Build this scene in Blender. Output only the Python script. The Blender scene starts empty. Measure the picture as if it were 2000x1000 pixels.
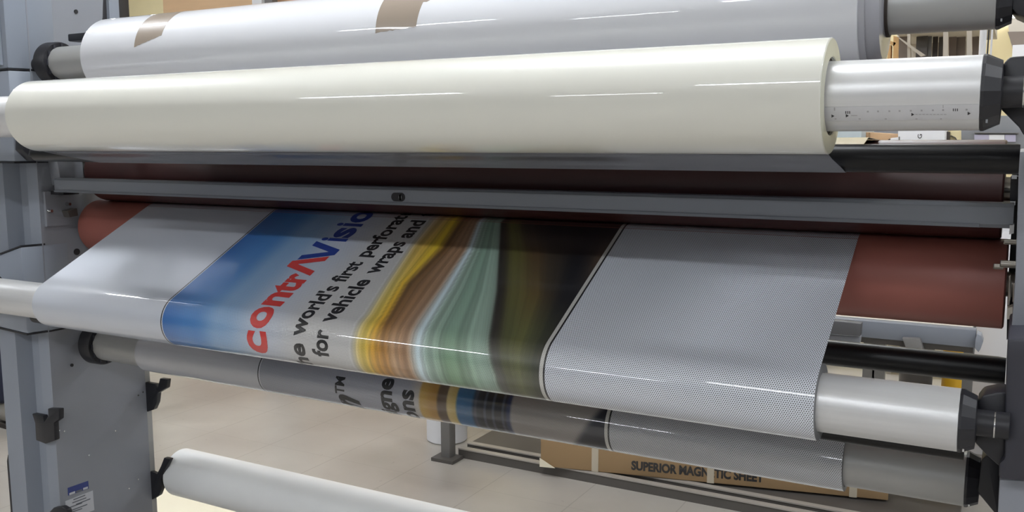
import bpy, bmesh, math, random
from mathutils import Vector, Matrix
random.seed(7)
PI = math.pi
H = 1.12                      # camera height above the floor; heights below are relative to the eye
sc = bpy.context.scene
COL = sc.collection

# ------------------------------------------------------------------ camera, world, exposure
F_PX = 1791.0
YAW, PITCH, ROLL = math.radians(29.008), math.radians(7.278), math.radians(-0.2375)
fw = Vector((-math.sin(YAW)*math.cos(PITCH), math.cos(YAW)*math.cos(PITCH), -math.sin(PITCH)))
r0 = fw.cross(Vector((0, 0, 1))).normalized(); u0 = r0.cross(fw)
rt = math.cos(ROLL)*r0 + math.sin(ROLL)*u0
up = math.cos(ROLL)*u0 - math.sin(ROLL)*r0
cam = bpy.data.cameras.new('camera'); cob = bpy.data.objects.new('camera', cam); COL.objects.link(cob)
cam.sensor_width = 36.0; cam.lens = 36.0*F_PX/2000.0; cam.clip_start = 0.02; cam.clip_end = 60
m = Matrix((rt, up, -fw)).transposed().to_4x4(); m.translation = Vector((0, 0, H)); cob.matrix_world = m
sc.camera = cob
sc.view_settings.view_transform = 'Standard'; sc.view_settings.look = 'None'
sc.view_settings.gamma = 1.0; sc.view_settings.use_curve_mapping = False
sc.view_settings.exposure = EXPOSURE = 0.20
w = bpy.data.worlds.new('world'); sc.world = w; w.use_nodes = True
w.node_tree.nodes['Background'].inputs[0].default_value = (0.9, 0.95, 1, 1)
w.node_tree.nodes['Background'].inputs[1].default_value = 0.2
LIGHT_STRENGTH = 56.0
LIGHT_ROWS = (1.25, -2.45, -6.4, 4.6)
LIGHT_COLS = (-6.46, -3.7, -0.94, 1.82)
CEIL = 3.02

# ------------------------------------------------------------------ colour and material helpers
def lin(c):
    return tuple(((v/255.0)/12.92 if v/255.0 <= 0.04045 else ((v/255.0+0.055)/1.055)**2.4) for v in c)
def mat(name, rgb, rough=0.5, metal=0.0, coat=0.0, coat_rough=0.05, spec=0.5, noise=0.0, nscale=8.0, bump=0.0, bscale=40.0, alpha=1.0, stretch=None, transmission=0.0):
    mt = bpy.data.materials.new(name); mt.use_nodes = True
    nt = mt.node_tree; b = nt.nodes['Principled BSDF']
    c = lin(rgb)
    b.inputs['Base Color'].default_value = (*c, 1); b.inputs['Roughness'].default_value = rough
    b.inputs['Metallic'].default_value = metal; b.inputs['Coat Weight'].default_value = coat
    b.inputs['Coat Roughness'].default_value = coat_rough; b.inputs['Specular IOR Level'].default_value = spec
    b.inputs['Alpha'].default_value = alpha
    b.inputs['Transmission Weight'].default_value = transmission
    if noise or bump:
        tc = nt.nodes.new('ShaderNodeTexCoord'); mp = nt.nodes.new('ShaderNodeMapping')
        nt.links.new(tc.outputs['Object'], mp.inputs['Vector'])
        if stretch: mp.inputs['Scale'].default_value = stretch
        if noise:
            n = nt.nodes.new('ShaderNodeTexNoise'); n.inputs['Scale'].default_value = nscale; n.inputs['Detail'].default_value = 4
            nt.links.new(mp.outputs[0], n.inputs['Vector'])
            r = nt.nodes.new('ShaderNodeValToRGB')
            r.color_ramp.elements[0].position = 0.3; r.color_ramp.elements[1].position = 0.7
            r.color_ramp.elements[0].color = (*[v*(1-noise) for v in c], 1)
            r.color_ramp.elements[1].color = (*[min(1, v*(1+noise)) for v in c], 1)
            nt.links.new(n.outputs['Fac'], r.inputs['Fac']); nt.links.new(r.outputs[0], b.inputs['Base Color'])
        if bump:
            n2 = nt.nodes.new('ShaderNodeTexNoise'); n2.inputs['Scale'].default_value = bscale; n2.inputs['Detail'].default_value = 3
            nt.links.new(mp.outputs[0], n2.inputs['Vector'])
            bp = nt.nodes.new('ShaderNodeBump'); bp.inputs['Strength'].default_value = bump; bp.inputs['Distance'].default_value = 0.002
            nt.links.new(n2.outputs['Fac'], bp.inputs['Height']); nt.links.new(bp.outputs[0], b.inputs['Normal'])
    return mt
def emit(name, rgb, s):
    mt = bpy.data.materials.new(name); mt.use_nodes = True; nt = mt.node_tree
    nt.nodes.remove(nt.nodes['Principled BSDF']); e = nt.nodes.new('ShaderNodeEmission')
    e.inputs[0].default_value = (*rgb, 1); e.inputs[1].default_value = s
    nt.links.new(e.outputs[0], nt.nodes['Material Output'].inputs[0]); return mt

M = {
 'panel': mat('grey_panel_paint', (142, 145, 152), 0.42, noise=0.05, nscale=5, bump=0.12, bscale=350),
 'column': mat('grey_column_paint', (140, 146, 156), 0.4, noise=0.03, bump=0.08, bscale=300),
 'cover': mat('grey_cover_plastic', (146, 153, 164), 0.38),
 'bar': mat('grey_bar_paint', (132, 136, 144), 0.4),
 'barlip': mat('grey_bar_lip', (116, 120, 128), 0.4),
 'black': mat('black_plastic', (32, 32, 37), 0.45),
 'blackr': mat('black_rubber', (15, 15, 18), 0.35, spec=0.35),
 'dark': mat('dark_cover_plastic', (52, 52, 60), 0.5),
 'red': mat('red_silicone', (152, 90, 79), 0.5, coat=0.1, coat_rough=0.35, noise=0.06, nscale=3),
 'redshade': mat('red_silicone_film_shade', (74, 42, 40), 0.4, coat=0.15, coat_rough=0.3),  # film-covered roller, darkened with the cream roll's shade in its colour
 'alu': mat('satin_aluminium', (214, 214, 214), 0.34, metal=0.3, noise=0.03, nscale=6, stretch=(1, 30, 30)),
 'alu2': mat('dull_aluminium', (176, 176, 174), 0.42, metal=0.4),
 'steel': mat('steel_pin', (150, 145, 138), 0.3, metal=1.0),
 'chrome': mat('chrome', (215, 215, 215), 0.15, metal=1.0),
 'cream': mat('cream_gloss_film', (224, 223, 213), 0.35, coat=1.0, coat_rough=0.035),
 'creamend': mat('cream_roll_end', (205, 204, 184), 0.5, coat=0.4, coat_rough=0.2),
 'web': mat('silver_release_web', (150, 149, 156), 0.28, metal=0.3, coat=1.0, coat_rough=0.05),
 'white': mat('white_gloss_film', (220, 221, 225), 0.42, coat=1.0, coat_rough=0.03),
 'whiteend': mat('grey_roll_end', (168, 168, 174), 0.4, coat=0.6, coat_rough=0.15),
 'tape': mat('brown_tape', (150, 136, 122), 0.35, coat=0.8, coat_rough=0.06),
 'core': mat('dark_core', (60, 52, 46), 0.6),
 'filmend': mat('film_roll_edge', (120, 122, 124), 0.5),
 'ruler': mat('ruler_tape', (202, 202, 204), 0.5, noise=0.03, nscale=60),
 'rulerink': mat('ruler_ink', (50, 48, 50), 0.6),
 'rulerfade': mat('ruler_faded_ink', (165, 163, 165), 0.6),
 'tube': mat('white_cardboard_tube', (238, 239, 238), 0.45, coat=0.35, coat_rough=0.3, noise=0.02),
 'redink': mat('red_print', (205, 62, 58), 0.4, coat=0.9, coat_rough=0.05),
 'blueink': mat('blue_print', (38, 62, 142), 0.4, coat=0.9, coat_rough=0.05),
 'blackink': mat('black_print', (34, 34, 36), 0.4, coat=0.9, coat_rough=0.05),
 'wall': mat('cream_wall', (226, 212, 168), 0.8, noise=0.02),
 'wallw': mat('white_wall', (138, 140, 144), 0.8, noise=0.02),
 'ceil': mat('ceiling_tile', (225, 225, 222), 0.9),
 'ply': mat('plywood', (214, 178, 138), 0.6, noise=0.06, nscale=3, stretch=(1, 1, 6)),
 'wood': mat('pine_wood', (214, 170, 112), 0.6, noise=0.08, nscale=6),
 'card': mat('cardboard', (158, 130, 94), 0.7, noise=0.06, nscale=5),
 'card2': mat('pale_cardboard', (198, 162, 124), 0.7, noise=0.05),
 'cardtape': mat('clear_packing_tape', (190, 180, 160), 0.3, coat=0.6),
 'grey': mat('grey_metal', (120, 118, 116), 0.5, noise=0.05),
 'greydk': mat('dark_grey_metal', (84, 80, 76), 0.5, noise=0.05),
 'rail': mat('rail_metal', (118, 112, 104), 0.35, metal=0.4),
 'railtop': mat('rail_edge', (166, 160, 152), 0.35),
 'yellow': mat('yellow_paint', (238, 186, 44), 0.4),
 'paper': mat('white_paper', (226, 226, 228), 0.6),
 'bluegrey': mat('blue_grey_plastic', (182, 192, 194), 0.5),
 'lav': mat('lavender_panel', (176, 172, 192), 0.5),
 'pale': mat('pale_board', (236, 228, 204), 0.7),
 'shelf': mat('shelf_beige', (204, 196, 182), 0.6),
 'shelfdk': mat('shelf_dark_goods', (128, 116, 106), 0.7),  # darker brown grey for the stored goods
 'denim': mat('navy_denim', (42, 46, 66), 0.9, noise=0.15, nscale=40, bump=0.4, bscale=60),
 'shirt': mat('dark_shirt', (60, 62, 70), 0.9),
 'skin': mat('skin', (190, 146, 120), 0.5),
 'hair': mat('hair', (48, 36, 28), 0.7),
 'shoe': mat('grey_shoe', (150, 146, 138), 0.7),
 'sole': mat('shoe_sole', (58, 52, 48), 0.7),
 'sticker': mat('white_sticker', (196, 198, 204), 0.5),
 'stickerblue': mat('blue_sticker', (52, 66, 128), 0.4),
 'stickerink': mat('sticker_ink', (108, 110, 118), 0.6),
 'screen': mat('smoky_sheet', (84, 84, 86), 0.5),
}

# ------------------------------------------------------------------ object helpers
def wloc(o):
    v = Vector((0, 0, 0))
    while o is not None:
        v += o.location; o = o.parent
    return v
def tag(o, label=None, cat=None, group=None, kind=None):
    if label: o['label'] = label
    if cat: o['category'] = cat
    if group: o['group'] = group
    if kind: o['kind'] = kind
    return o
def thing(name, label, cat, loc, group=None):
    o = bpy.data.objects.new(name, None); COL.objects.link(o); o.empty_display_size = 0.05
    o.location = (loc[0], loc[1], loc[2]+H)
    return tag(o, label, cat, group)
def mk(name, verts, faces, mt, parent=None, smooth=False, origin=None, bevel=0.0):
    """verts in eye-relative coordinates."""
    off = wloc(parent) if parent is not None else (Vector((0, 0, 0)))
    own = Vector((0, 0, 0))
    vs = [Vector((v[0], v[1], v[2]+H)) for v in verts]
    if parent is None:
        own = Vector(((min(v.x for v in vs)+max(v.x for v in vs))/2, (min(v.y for v in vs)+max(v.y for v in vs))/2, min(v.z for v in vs)))
    me = bpy.data.meshes.new(name)
    me.from_pydata([tuple(v-off-own) for v in vs], [], faces)
    bm = bmesh.new(); bm.from_mesh(me); bmesh.ops.recalc_face_normals(bm, faces=bm.faces)
    if bevel:
        bmesh.ops.bevel(bm, geom=[e for e in bm.edges if len(e.link_faces) == 2 and e.calc_face_angle(0) > 0.6], offset=bevel, segments=2, affect='EDGES', profile=0.5)
    bm.to_mesh(me); bm.free()
    o = bpy.data.objects.new(name, me); COL.objects.link(o)
    if parent is not None: o.parent = parent
    else: o.location = own
    if mt: me.materials.append(mt)
    if smooth:
        me.polygons.foreach_set('use_smooth', [True]*len(me.polygons))
        a = me.attributes.get('sharp_edge') or me.attributes.new('sharp_edge', 'BOOLEAN', 'EDGE')
        bm = bmesh.new(); bm.from_mesh(me)
        a.data.foreach_set('value', [(len(e.link_faces) != 2 or e.calc_face_angle(0) > 0.6) for e in bm.edges]); bm.free()
    return o
def boxv(x0, x1, y0, y1, z0, z1):
    v = [(x, y, z) for x in (x0, x1) for y in (y0, y1) for z in (z0, z1)]
    f = [(0, 1, 3, 2), (4, 6, 7, 5), (0, 4, 5, 1), (2, 3, 7, 6), (0, 2, 6, 4), (1, 5, 7, 3)]
    return v, f
def box(name, x0, x1, y0, y1, z0, z1, mt, parent=None, bevel=0.0):
    v, f = boxv(x0, x1, y0, y1, z0, z1); return mk(name, v, f, mt, parent, bevel=bevel, smooth=bevel > 0)
def boxes(name, L, mt, parent=None):
    V, Fc = [], []
    for b in L:
        v, f = boxv(*b); n = len(V); V += v; Fc += [tuple(i+n for i in q) for q in f]
    return mk(name, V, Fc, mt, parent)
def lathe(name, prof, cy, cz, mt, parent=None, seg=96, smooth=True, cap=True):
    """prof: list of (x, r) revolved about the X axis through (cy, cz)."""
    V, Fc = [], []
    for (x, r) in prof:
        for k in range(seg):
            a = 2*PI*k/seg; V.append((x, cy+r*math.cos(a), cz+r*math.sin(a)))
    n = len(prof)
    for i in range(n-1):
        for k in range(seg):
            k2 = (k+1) % seg; Fc.append((i*seg+k, i*seg+k2, (i+1)*seg+k2, (i+1)*seg+k))
    if cap:
        Fc.append(tuple(range(seg))); Fc.append(tuple((n-1)*seg+k for k in range(seg)))
    else:  # ring: close last to first
        for k in range(seg):
            k2 = (k+1) % seg; Fc.append(((n-1)*seg+k, (n-1)*seg+k2, k2, k))
    return mk(name, V, Fc, mt, parent, smooth=smooth)
def vlathe(name, prof, cx, cy, mt, parent=None, seg=40):
    V, Fc = [], []
    for (z, r) in prof:
        for k in range(seg):
            a = 2*PI*k/seg; V.append((cx+r*math.cos(a), cy+r*math.sin(a), z))
    n = len(prof)
    for i in range(n-1):
        for k in range(seg):
            k2 = (k+1) % seg; Fc.append((i*seg+k, i*seg+k2, (i+1)*seg+k2, (i+1)*seg+k))
    Fc.append(tuple(range(seg))); Fc.append(tuple((n-1)*seg+k for k in range(seg)))
    return mk(name, V, Fc, mt, parent, smooth=True)
def prism(name, poly, axis, a0, a1, mt, parent=None, bevel=0.0):
    """poly extruded along axis: 'x' poly=(y,z); 'y' poly=(x,z); 'z' poly=(x,y)."""
    def p(q, a): return {'x': (a, q[0], q[1]), 'y': (q[0], a, q[1]), 'z': (q[0], q[1], a)}[axis]
    n = len(poly); V = [p(q, a0) for q in poly]+[p(q, a1) for q in poly]
    Fc = [tuple(range(n)), tuple(range(2*n-1, n-1, -1))]+[(i, (i+1) % n, n+(i+1) % n, n+i) for i in range(n)]
    return mk(name, V, Fc, mt, parent, bevel=bevel, smooth=bevel > 0)
def at(px, py, Y):
    """point of the photograph (2000x1000) at depth Y -> (X, Z)."""
    d = rt*(px-1000)+up*(500-py)+fw*F_PX; t = Y/d.y; return (d.x*t, d.z*t)
def slab(name, pts, Y0, Y1, mt, parent=None, bevel=0.0):
    return prism(name, [at(x, y, Y0) for x, y in pts], 'y', Y0, Y1, mt, parent, bevel)

# ------------------------------------------------------------------ room
FZ = -H
RX0, RX1, RY0, RY1 = -8.6, 4.0, -8.5, 6.2
def floor_mat():
    mt = bpy.data.materials.new('vinyl_floor_tiles'); mt.use_nodes = True; nt = mt.node_tree; b = nt.nodes['Principled BSDF']
    tc = nt.nodes.new('ShaderNodeTexCoord'); sx = nt.nodes.new('ShaderNodeSeparateXYZ'); nt.links.new(tc.outputs['Object'], sx.inputs[0])
    def mth(op, a, b_=None, c_=None):
        n = nt.nodes.new('ShaderNodeMath'); n.operation = op
        for i, v in enumerate((a, b_, c_)):
            if v is None: continue
            if isinstance(v, (int, float)): n.inputs[i].default_value = v
            else: nt.links.new(v, n.inputs[i])
        return n.outputs[0]
    T = 0.305
    # object origin = room centre on the floor; shift so that joints fall at X=-2.07+k*T, Y=2.434+k*T
    ox = (RX0+RX1)/2; oy = (RY0+RY1)/2
    def edge(c, o, s):
        f = mth('FRACT', mth('DIVIDE', mth('ADD', c, o-s), T))
        return mth('MINIMUM', f, mth('SUBTRACT', 1.0, f))
    ex = edge(sx.outputs[0], ox, -2.07-0.004+T*20); ey = edge(sx.outputs[1], oy, 2.434+T*20)
    line = mth('MAXIMUM', mth('LESS_THAN', ex, 0.0055), mth('MULTIPLY', mth('LESS_THAN', ey, 0.0045), 0.6))
    n1 = nt.nodes.new('ShaderNodeTexNoise'); n1.inputs['Scale'].default_value = 1.8; n1.inputs['Detail'].default_value = 6
    n2 = nt.nodes.new('ShaderNodeTexNoise'); n2.inputs['Scale'].default_value = 38; n2.inputs['Detail'].default_value = 2
    r = nt.nodes.new('ShaderNodeValToRGB'); e = r.color_ramp.elements
    e[0].position = 0.3; e[0].color = (*lin((158, 151, 143)), 1); e[1].position = 0.7; e[1].color = (*lin((186, 181, 172)), 1)
    nt.links.new(tc.outputs['Object'], n1.inputs['Vector']); nt.links.new(tc.outputs['Object'], n2.inputs['Vector'])
    nt.links.new(n1.outputs['Fac'], r.inputs['Fac'])
    sp = mth('MULTIPLY', mth('GREATER_THAN', n2.outputs['Fac'], 0.74), 0.35)
    mx = nt.nodes.new('ShaderNodeMix'); mx.data_type = 'RGBA'
    nt.links.new(mth('MAXIMUM', mth('MULTIPLY', line, 0.3), mth('MULTIPLY', sp, 0.6)), mx.inputs[0]); nt.links.new(r.outputs[0], mx.inputs[6])
    mx.inputs[7].default_value = (*lin((96, 84, 74)), 1)
    nt.links.new(mx.outputs[2], b.inputs['Base Color'])
    b.inputs['Roughness'].default_value = 0.35; b.inputs['Specular IOR Level'].default_value = 0.5
    return mt
fl = box('floor', RX0, RX1, RY0, RY1, FZ-0.1, FZ, floor_mat()); tag(fl, kind='structure')
cl = box('ceiling', RX0, RX1, RY0, RY1, CEIL-H, CEIL-H+0.1, M['ceil']); tag(cl, kind='structure')
for nm, a in (('wall_back', (RX0, RX1, RY1, RY1+0.1)), ('wall_front', (RX0, RX1, RY0-0.1, RY0)), ('wall_left', (RX0-0.1, RX0, RY0, RY1)), ('wall_right', (RX1, RX1+0.1, RY0, RY1))):
    o = box(nm, *a, FZ, CEIL-H, M['wall'] if nm == 'wall_back' else M['wallw']); tag(o, kind='structure')
o = box('baseboard_back', RX0, RX1, RY1-0.015, RY1, FZ, FZ+0.1, M['greydk']); tag(o, kind='structure')

# ceiling lights (the room's fluorescent fixtures, plus one added for fill)
LM = emit('fluorescent_light', (0.93, 0.97, 1.025), LIGHT_STRENGTH)
proto = thing('ceiling_light', 'long white ceiling light', 'ceiling light', (0, 0, CEIL-H), 'fluorescent ceiling lights')
box('housing', -0.62, 0.62, -0.11, 0.11, CEIL-H-0.05, CEIL-H, M['ceil'], proto)
box('tube_diffuser', -0.6, 0.6, -0.075, 0.075, CEIL-H-0.065, CEIL-H-0.05, LM, proto)
fx = [(x, y) for y in LIGHT_ROWS for x in LIGHT_COLS if not (x < -5 and y < 0)]+[(3.2, -2.45)]  # last fixture added off the grid as fill from the right front
for i, (x, y) in enumerate(fx):
    if i == 0: o = proto
    else:
        o = proto.copy(); COL.objects.link(o)
        for ch in proto.children:
            c = ch.copy(); COL.objects.link(c); c.parent = o
    o.location = (x, y, CEIL)

# ------------------------------------------------------------------ laminating machine
lam = thing('laminator', 'grey roll laminating machine with side frames, crossbar and red nip rollers', 'laminator', (-1.0, 1.45, FZ))
XL, XR = -2.0, 0.0
# left side panel (sheet in the YZ plane)
pl = prism('side_panel', [(1.335, FZ+0.03), (1.60, FZ+0.03), (1.60, -0.02), (1.555, 0.02), (1.525, 0.10), (1.515, 0.24), (1.535, 0.30), (1.56, 0.55), (1.335, 0.55)], 'x', XL-0.018, XL, M['panel'], lam)
tag(pl, 'grey flat side panel on the left')
prism('rear_flange', [(1.565, -0.02), (1.60, -0.02), (1.60, 0.55), (1.575, 0.55)], 'x', XL-0.03, XL-0.02, M['cover'], lam)
prism('rear_flange', [(XL-0.018, 1.60), (XL, 1.60), (XL+0.004, 1.612), (XL-0.018, 1.612)], 'z', FZ+0.03, -0.02, M['alu2'], lam)
colp = [(XL-0.001, 1.335), (XL-0.034, 1.331), (XL-0.052, 1.362), (XL-0.092, 1.352), (XL-0.104, 1.318), (XL-0.168, 1.318), (XL-0.168, 1.44), (XL-0.02, 1.44)]
prism('column', colp, 'z', FZ+0.02, 0.55, M['column'], lam)
def cover(z0, z1, left_drop=0.0, mt=M['cover']):
    P = [(XL+0.001, 1.342), (XL-0.012, 1.290), (XL-0.152, 1.306), (XL-0.18, 1.36), (XL-0.18, 1.46), (XL+0.001, 1.40)]
    n = len(P); V = [(x, y, z0) for x, y in P]+[(x, y, z1-(left_drop if i in (2, 3, 4) else 0)) for i, (x, y) in enumerate(P)]
    Fc = [tuple(range(n)), tuple(range(2*n-1, n-1, -1))]+[(i, (i+1) % n, n+(i+1) % n, n+i) for i in range(n)]
    o = mk('column_cover', V, Fc, mt, lam, bevel=0.003, smooth=True)
    g = [(XL+(x-XL)*1.01, y-0.001, 0) for x, y in P]
    V = [(x, y, z0-0.004) for x, y, _ in g]+[(x, y, z0) for x, y, _ in g]
    mk('cover_gasket', V, Fc, M['black'], o)
    return o
cover(0.163, 0.55); cover(-0.047, 0.158); c3 = cover(-0.447, -0.243, 0.035)
g = [(XL+0.001, 1.342), (XL-0.012, 1.289), (XL-0.152, 1.305)]
mk('cover_gasket', [(x, y, z) for (x, y), z in zip(g, (-0.243, -0.243, -0.278))]+[(x, y, z+0.004) for (x, y), z in zip(g, (-0.243, -0.243, -0.278))]+[(XL-0.02, 1.345, -0.25)],
   [(0, 1, 4, 3), (1, 2, 5, 4), (3, 4, 5, 6)], M['black'], c3)
# shallow flute grooves on upper cover: raised strip
box('trim_strip', XL-0.05, XL-0.03, 1.284, 1.30, 0.17, 0.55, M['column'], lam)
# panel details
lathe('screw_hole', [(XL, 0.008), (XL+0.002, 0.008)], 1.423, -0.268, M['black'], lam, 20)
lathe('screw_hole', [(XL, 0.004), (XL+0.002, 0.004)], 1.39, -0.543, M['black'], lam, 20)
lathe('screw_hole', [(XL, 0.005), (XL+0.002, 0.005)], 1.462, 0.306, M['black'], lam, 20)
for y, z in ((1.352, -0.163), (1.40, -0.150)):
    lathe('bolt', [(XL, 0.006), (XL+0.006, 0.006), (XL+0.01, 0.004), (XL+0.02, 0.0035)], y, z, M['chrome'], lam, 20)
for y, z in ((1.345, -0.695), (1.358, -0.70), (1.50, -0.74), (1.42, -0.78), (1.53, -0.905), (1.56, -0.89), (1.59, -0.66), (1.575, -0.665)):
    lathe('rivet', [(XL, 0.0025), (XL+0.0015, 0.002)], y, z, M['chrome'], lam, 12)
prism('bearing_block', [(1.36, -0.02), (1.43, -0.02), (1.43, -0.105), (1.37, -0.105)], 'x', XL, XL+0.035, M['panel'], lam, bevel=0.002)
prism('bearing_bracket', [(1.29, 0.03), (1.47, 0.03), (1.47, -0.05), (1.42, -0.052), (1.42, -0.11), (1.395, -0.11), (1.395, -0.05), (1.31, -0.045), (1.285, -0.02)], 'x', XL, XL+0.028, M['black'], lam, bevel=0.002)
prism('lower_bracket', [(1.345, -0.118), (1.41, -0.118), (1.41, -0.19), (1.40, -0.2), (1.345, -0.2)], 'x', XL, XL+0.008, M['panel'], lam)
prism('stop_block', [(1.385, -0.165), (1.41, -0.16), (1.412, -0.178), (1.39, -0.18)], 'x', XL+0.008, XL+0.03, M['greydk'], lam)
# stickers (unreadable print shown as plain lines)
def onpanel(px, py):
    d = rt*(px-1000)+up*(500-py)+fw*F_PX; t = XL/d.x; return (d.y*t, d.z*t)
def sticker(name, q, mt, dx, par): return prism(name, [onpanel(*p) for p in q], 'x', XL, XL+dx, mt, par)
sb = sticker('label_sticker', [(132, 953), (172, 939), (173, 954), (133, 968)], M['stickerblue'], 0.0008, lam); tag(sb, 'blue sticker with a white strip')
sticker('white_strip', [(135, 963), (146, 959), (146, 963), (135, 967)], M['sticker'], 0.0012, sb)
sticker('white_strip', [(162, 953), (171, 950), (171, 954), (162, 957)], M['sticker'], 0.0012, sb)
sticker('white_strip', [(148, 959), (160, 955), (160, 958), (148, 962)], M['stickerink'], 0.0012, sb)
sw = sticker('label_sticker', [(127, 979), (181, 958), (184, 996), (131, 1017)], M['sticker'], 0.0008, lam); tag(sw, 'white sticker with grey lines of print')
for (xa, ya, xb, yb) in ((143, 975, 166, 966), (141, 981, 168, 971), (148, 984, 176, 973), (133, 991, 160, 981), (138, 996, 170, 984), (134, 1001, 160, 992)):
    sticker('print_line', [(xa, ya), (xb, yb), (xb, yb+2), (xa, ya+2)], M['stickerink'], 0.0012, sw)
# tube hooks
def hook(pts, Y0, Y1): return slab('tube_hook', pts, Y0, Y1, M['black'], lam, bevel=0.002)
hook([(281, 746), (303, 750), (306, 763), (312, 739), (327, 741), (325, 758), (308, 768), (306, 786), (300, 800), (283, 806)], 1.60, 1.613)
hook([(293, 920), (306, 926), (314, 910), (320, 894), (332, 897), (323, 915), (314, 935), (315, 955), (310, 968), (294, 978)], 1.60, 1.613)
hook([(62, 808), (83, 812), (86, 824), (94, 812), (93, 798), (115, 799), (115, 819), (105, 826), (107, 860), (88, 867), (70, 860), (68, 826)], 1.318, 1.332)
hook([(96, 1000), (104, 992), (120, 990), (130, 996), (133, 1010), (133, 1040), (96, 1040)], 1.318, 1.332)
xk, zk = at(23, 893, 1.50)
prism('rear_stand', [(xk-0.008, FZ), (xk+0.008, FZ), (xk+0.008, zk), (xk-0.001, zk+0.01), (xk-0.008, zk-0.01)], 'y', 1.49, 1.505, M['black'], lam)
box('stand_foot', xk-0.008, XL-0.02, 1.49, 1.505, FZ, FZ+0.025, M['black'], lam)
# crossbar
cb = prism('crossbar', [(1.35, -0.0905), (1.35, -0.1135), (1.356, -0.1185), (1.385, -0.1185), (1.385, -0.086), (1.362, -0.086)], 'x', -1.962, -0.006, M['bar'], lam)
prism('bar_lip', [(1.348, -0.1135), (1.348, -0.118), (1.375, -0.1205), (1.375, -0.1135)], 'x', -1.962, -0.045, M['barlip'], cb)
prism('bar_lip', [(1.3515, -0.086), (1.349, -0.0905), (1.356, -0.0905), (1.362, -0.0845)], 'x', -1.962, -0.006, M['barlip'], cb)
xc, zc = at(778, 385, 1.35)
def stadium(cx, cz, w_, h_, n=10):
    r = h_/2; P = []
    for k in range(n+1): a = PI/2-PI*k/n; P.append((cx+w_/2-r+r*math.cos(a), cz+r*math.sin(a)))
    for k in range(n+1): a = -PI/2-PI*k/n; P.append((cx-w_/2+r+r*math.cos(a), cz+r*math.sin(a)))
    return P
sl = prism('slot', stadium(xc, zc, 0.030, 0.0155), 'y', 1.3488, 1.352, M['black'], cb)
prism('slot_pin', stadium(xc+0.006, zc, 0.007, 0.011), 'y', 1.347, 1.351, M['chrome'], sl)
box('bracket_foot', XL, -1.945, 1.36, 1.40, -0.125, -0.117, M['black'], lam)
# rollers
CU = (1.475, -0.0741, 0.0701); CLW = (1.475, -0.2086, 0.0644)
ur = lathe('nip_roller', [(-1.93, 0.02), (-1.93, CU[2]-0.002), (-1.928, CU[2]), (-0.022, CU[2]), (-0.02, CU[2]-0.002), (-0.02, 0.02)], CU[0], CU[1], M['redshade'], lam)
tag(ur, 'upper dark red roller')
lr = lathe('nip_roller', [(-1.985, 0.02), (-1.985, 0.045), (-1.975, CLW[2]-0.002), (-1.972, CLW[2]), (-0.012, CLW[2]), (-0.010, CLW[2]-0.003), (-0.010, 0.02)], CLW[0], CLW[1], M['red'], lam)
tag(lr, 'lower brick red roller')
for c, y, z in ((ur, CU[0], CU[1]), (lr, CLW[0], CLW[1])):
    lathe('journal', [(-2.0, 0.018), (0.0, 0.018)], y, z, M['steel'], c, 32)
IDL = (1.185, -0.0250, 0.0170)
fi = lathe('feed_idler', [(-1.77, 0.01), (-1.77, 0.0165), (-1.768, IDL[2]), (-0.006, IDL[2]), (-0.003, 0.0165), (-0.003, 0.01)], IDL[0], IDL[1], M['blackr'], lam, 64)
tag(fi, 'thin black roller under the cream roll')
prism('idler_arm', [(1.172, -0.030), (1.180, -0.006), (1.21, -0.004), (1.47, 0.0), (1.47, -0.03), (1.19, -0.040)], 'x', -1.782, -1.772, M['black'], lam)
box('idler_arm_link', XL, -1.772, 1.44, 1.465, -0.035, -0.005, M['black'], lam)
ri = lathe('idler_roller', [(-1.99, 0.0195), (-1.985, 0.0205), (-0.015, 0.0205), (-0.004, 0.0195)], 1.52, -0.3455, M['blackr'], lam, 64)
tag(ri, 'black idler roller below the red rollers')
ti = lathe('dark_band_rod', [(-1.99, 0.0155), (-0.045, 0.0155)], 1.30, -0.4045, M['blackr'], lam, 48)  # dark band under the front shaft, drawn as a thin bar
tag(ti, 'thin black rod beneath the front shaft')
# right side frame: post, dark cover, lower panel
slab('side_panel', [(1991, 296), (2090, 296), (2085, 652), (1975, 652), (1983, 540)], 1.29, 1.62, M['panel'], lam, 0.002)
slab('panel_band', [(1972, 646), (2085, 646), (2085, 662), (1971, 662)], 1.28, 1.30, M['cover'], lam, 0.001)
slab('gear_cover', [(1968, 662), (2085, 662), (2080, 945), (1951, 937), (1951, 905), (1962, 895), (1964, 765), (1966, 700)], 1.20, 1.60, M['dark'], lam, 0.004)
slab('side_panel', [(1952, 937), (2080, 942), (2075, 1300), (1935, 1300)], 1.25, 1.62, M['panel'], lam, 0.002)
slab('end_plate', [(1978, 296), (1992, 296), (1990, 450), (1981, 560), (1972, 660), (1966, 664), (1968, 560), (1976, 440)], 1.49, 1.60, M['black'], lam)
slab('roller_stop', [(1974, 345), (1990, 345), (1990, 392), (1972, 392)], 1.40, 1.44, M['black'], lam)
slab('guide_strip', [(1972, 438), (1981, 438), (1980, 456), (1971, 458)], 1.35, 1.37, M['paper'], lam)
slab('guide_strip', [(1967, 603), (1978, 598), (1977, 622), (1966, 624)], 1.38, 1.40, M['shelf'], lam)
slab('lift_link', [(1970, 540), (1974, 536), (1976, 575), (1971, 600), (1968, 596)], 1.37, 1.38, M['steel'], lam, 0.001)
slab('lift_link', [(1979, 552), (1983, 552), (1981, 592), (1977, 590)], 1.34, 1.35, M['steel'], lam, 0.001)
for (px, py) in ((1981, 345), (1978, 396)):
    x, z = at(px, py, 1.36); box('screw_head', x-0.003, x+0.003, 1.36, 1.41, z-0.003, z+0.002, M['chrome'], lam)
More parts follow.
